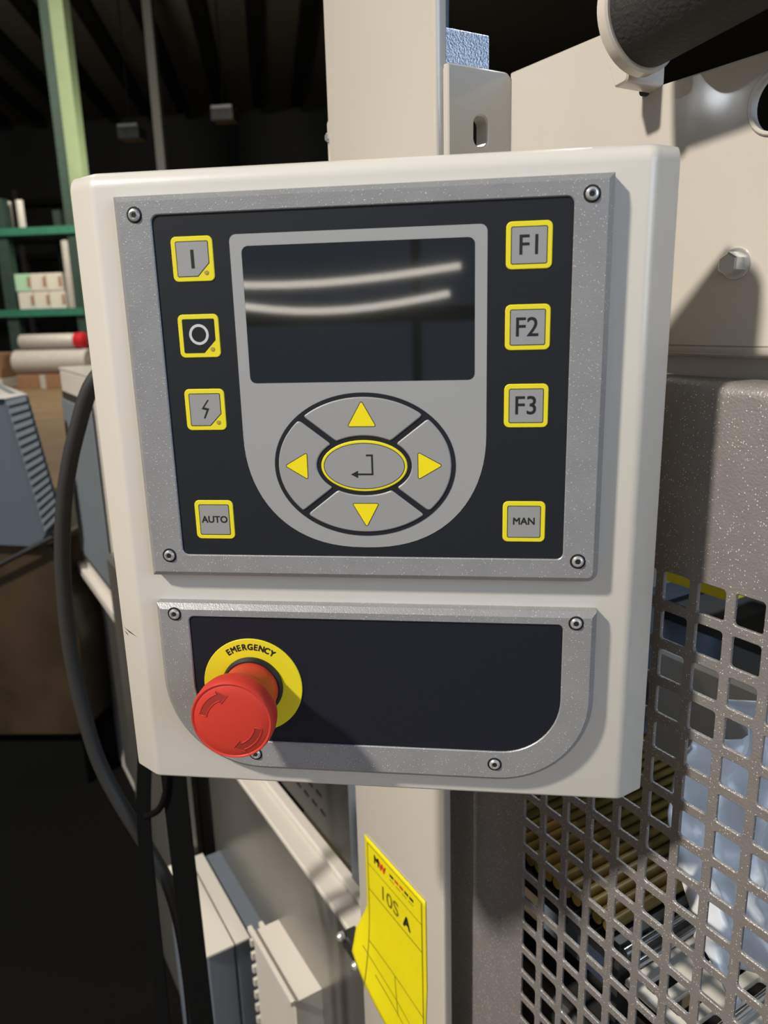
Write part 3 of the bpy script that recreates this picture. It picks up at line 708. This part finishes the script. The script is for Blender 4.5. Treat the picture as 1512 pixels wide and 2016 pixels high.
obj('smoked_cover', G().slab(lambda a, b, c: Vector((a, c, b)), rpoly([(-2.6, .88), (-1.29, .86), (-1.235, .55), (-1.25, .22), (-2.6, .15)], [0, .03, .05, .05, 0], 5), (), Y1+.8, Y1+.06, .004), 'tint', nm)
obj('cover_strut', G().tube([Vector((-2.3, Y1+.02, .42)), Vector((-1.45, Y1+.02, .80)), Vector((-1.24, Y1+.02, .90))], .008, 10), 'dsteel', nm, smooth=40)
obj('base_cabinet', G().box(ID, -2.6, -1.3, Y1+.1, Y1+.55, .012, .25), 'purlin', nm)
# black sheet added to paint in the deep floor shade at lower left
dk = thing('floor_shade_sheet', 'added black sheet painting the floor shade at the lower left', 'mat', (-1.0, .8, 0))
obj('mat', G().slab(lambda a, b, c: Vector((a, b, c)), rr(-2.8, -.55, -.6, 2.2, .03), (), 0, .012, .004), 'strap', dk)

# ------------------------------------------------------------------ steel column and racks
YR = 17.9
rk = thing('pallet_rack', 'green steel storage rack loaded with small cartons at far left', 'rack', (-11, YR, 0))
obj('upright', G().box(ID, -9.90, -9.65, YR, YR+.30, 0, 9.9), 'dgreen', rk, label='dark green upright')
obj('upright', G().box(ID, -9.65, -9.32, YR-.03, YR+.30, 0, 9.9), 'lgreen', rk, label='pale green upright face')
obj('upright', G().box(ID, -11.74, -11.44, YR, YR+.24, 0, 4.45), 'dgreen', rk)
obj('upright', G().box(ID, -11.42, -11.22, YR+2.2, YR+2.4, 0, 4.45), 'dgreen', rk)
for z in (3.68, 1.79): obj('beam', G().box(ID, -16, -9.66, YR-.09, YR+.06, z-.085, z+.085), 'beamg', rk)
for z in (3.68, 1.79): obj('shelf_deck', G().box(ID, -16, -9.66, YR+.06, YR+2.4, z-.06, z+.06), 'dgreen', rk)
labs = ['mint end carton in the upper row on the rack', 'middle carton in the upper row on the rack', 'right carton in the upper row on the rack', 'left carton in the lower row on the rack', 'middle carton in the lower row on the rack', 'right carton in the lower row on the rack']
k = 0
for r_, zz in ((0, 2.305), (1, 1.878)):
    for c_ in range(3):
        x = -11.42+c_*.41+.035*r_
        b = thing('carton', labs[k], 'box', (x+.2, YR+.3, zz), 'small white cartons on the rack')
        obj('box_body', G().slab(lambda a, b_, c: Vector((a, c, b_)), rr(x, x+.395, zz, zz+.41, .012, 2), (), YR+.7, YR+.03, .009), 'mint' if k == 0 else 'carton', b)
        obj('box_flap', G().box(ID, x+.335, x+.395, YR+.012, YR+.028, zz+.10, zz+.33), 'brown', b); k += 1
def roll(name, p, axis, r, L, m, label, group, endm='rollw'):
    t = thing(name, label, 'film roll', p, group)
    obj('film', G().lathe(Vector(p), Vector(axis), [(r*.96, 0), (r, .01), (r, L-.01), (r*.96, L)], 28), m, t, smooth=40)
    obj('core', G().lathe(Vector(p), Vector(axis), [(r*.35, -.006), (r*.35, L+.006)], 20), endm, t, smooth=40); return t
roll('film_roll', (-10.04, YR+.18, 1.878), (0, 0, 1), .12, 1.58, 'rollw', 'slim white roll standing by the green column on the rack', 'film rolls on the rack')
roll('film_roll', (-11.83, YR+.45, 1.878), (0, 0, 1), .15, 1.65, 'rollw', 'white roll standing at the left picture edge on the rack', 'film rolls on the rack')
roll('film_roll', (-11.19, YR+.32, 3.77), (0, 0, 1), .09, .67, 'rollw', 'short dim roll standing on the upper shelf of the rack', 'film rolls on the rack')
roll('film_roll', (-11.65, YR+.45, 3.77), (0, 0, 1), .15, .67, 'carton', 'short pale roll on the upper shelf at the picture edge', 'film rolls on the rack')
lr = roll('film_roll', (-11.22, YR-.36, 1.105), (1, 0, 0), .175, 1.43, 'rollw', 'silver roll with a red end lying below the carton shelf', 'film rolls below the rack', 'rollend')
obj('end_cap', G().lathe(Vector((-9.80, YR-.36, 1.105)), Vector((1, 0, 0)), [(.18, 0), (.19, .03), (.19, .22), (.15, .25)], 28), 'rollend', lr, smooth=40, label='red end cap')
roll('film_roll', (-11.38, YR-.40, .62), (1, 0, 0), .29, 1.9, 'rollw', 'thick white roll lying under the red-ended roll', 'film rolls below the rack')
for i, (x, z, wd, ht, mm, lb) in enumerate(((-11.28, 0, 1.37, .33, 'brown', 'brown carton lying under the thick white roll'), (-12.96, .25, 1.28, .61, 'brown', 'brown carton at the left picture edge beside the rack post'), (-12.96, 0, 1.28, .25, 'carton', 'white carton under the brown one at the left edge'))):
    b = thing('carton', lb, 'box', (x+wd/2, YR, z))
    obj('box_body', G().slab(lambda a, b_, c: Vector((a, c, b_)), rr(x, x+wd, z, z+ht, .02, 2), (), YR-.05, YR-.7, .01), mm, b)
    obj('box_tape', G().box(ID, x+wd*.45, x+wd*.55, YR-.707, YR-.7, z, z+ht), 'rollw', b)
c2 = tag(obj('steel_column', G().box(ID, -8.35, -8.13, 20, 20.2, 0, 9.9), 'purlin2', at=(-8.2, 20, 0)), 'distant grey steel column behind the panel top', 'column')
for x, z, y, lb in ((-5.45, 4.40, 11.9, 'unlit grey box fixture hanging left of the far column'), (-3.97, 4.60, 12, 'unlit lamp hanging right of the far column')):
    t = thing('ceiling_fixture', lb, 'lamp', (x, y, z), 'unlit fixtures under the roof')
    obj('shade', G().box(ID, x-.17, x+.17, y, y+.3, z-.14, z+.02), 'dsteel', t)
    obj('reflector', G().box(ID, x-.16, x+.16, y-.01, y+.3, z+.02, z+.06), 'steel', t)
    obj('suspension_rod', G().box(ID, x-.008, x+.008, y+.1, y+.12, z+.06, 9.9), 'purlin', t)
bs = thing('far_shelving', 'dark shelving far away below the roof at the top left', 'rack', (-12, 26, 0))
for z in (1.6, 3.8, 5.6): obj('beam', G().box(ID, -24, 4, 26, 26.8, z-.1, z+.1), 'purlin', bs)
for x in range(-24, 5, 4): obj('upright', G().box(ID, x-.09, x+.09, 25.98, 26.2, 0, 6.0), 'dsteel', bs)

# ------------------------------------------------------------------ behind the camera (seen only in the display glass)
bl = thing('streak_strips', 'two added glowing strips behind the camera for streaks in the display', 'lamp', (-.9, -3.2, 0))  # glowing strips added only to streak the display and fill
for z, x0, x1 in ((1.70, -1.60, -.10), (1.585, -1.25, -.15)):
    P = [Vector((x0+(x1-x0)*k/10, -3.1+.1*sin(pi*k/10), z-.06*sin(pi*k/10))) for k in range(11)]
    obj('tube', G().tube(P, .014, 12), 'lamp', bl, smooth=60)
for x in (-1.7, -.3): obj('stand', G().box(ID, x-.02, x+.02, -3.2, -3.16, 0, 1.85), 'dsteel', bl)
br = thing('storage_rack', 'rack of cartons behind the photographer', 'rack', (-1, -4, 0))
for x in (-3, -1.4, .2, 1.8): obj('upright', G().box(ID, x-.06, x+.06, -3.8, -3.7, 0, 3.5), 'lgreen', br)
for z in (.8, 1.5, 2.3): obj('beam', G().box(ID, -3, 1.8, -3.8, -3.74, z-.04, z+.04), 'dgreen', br)
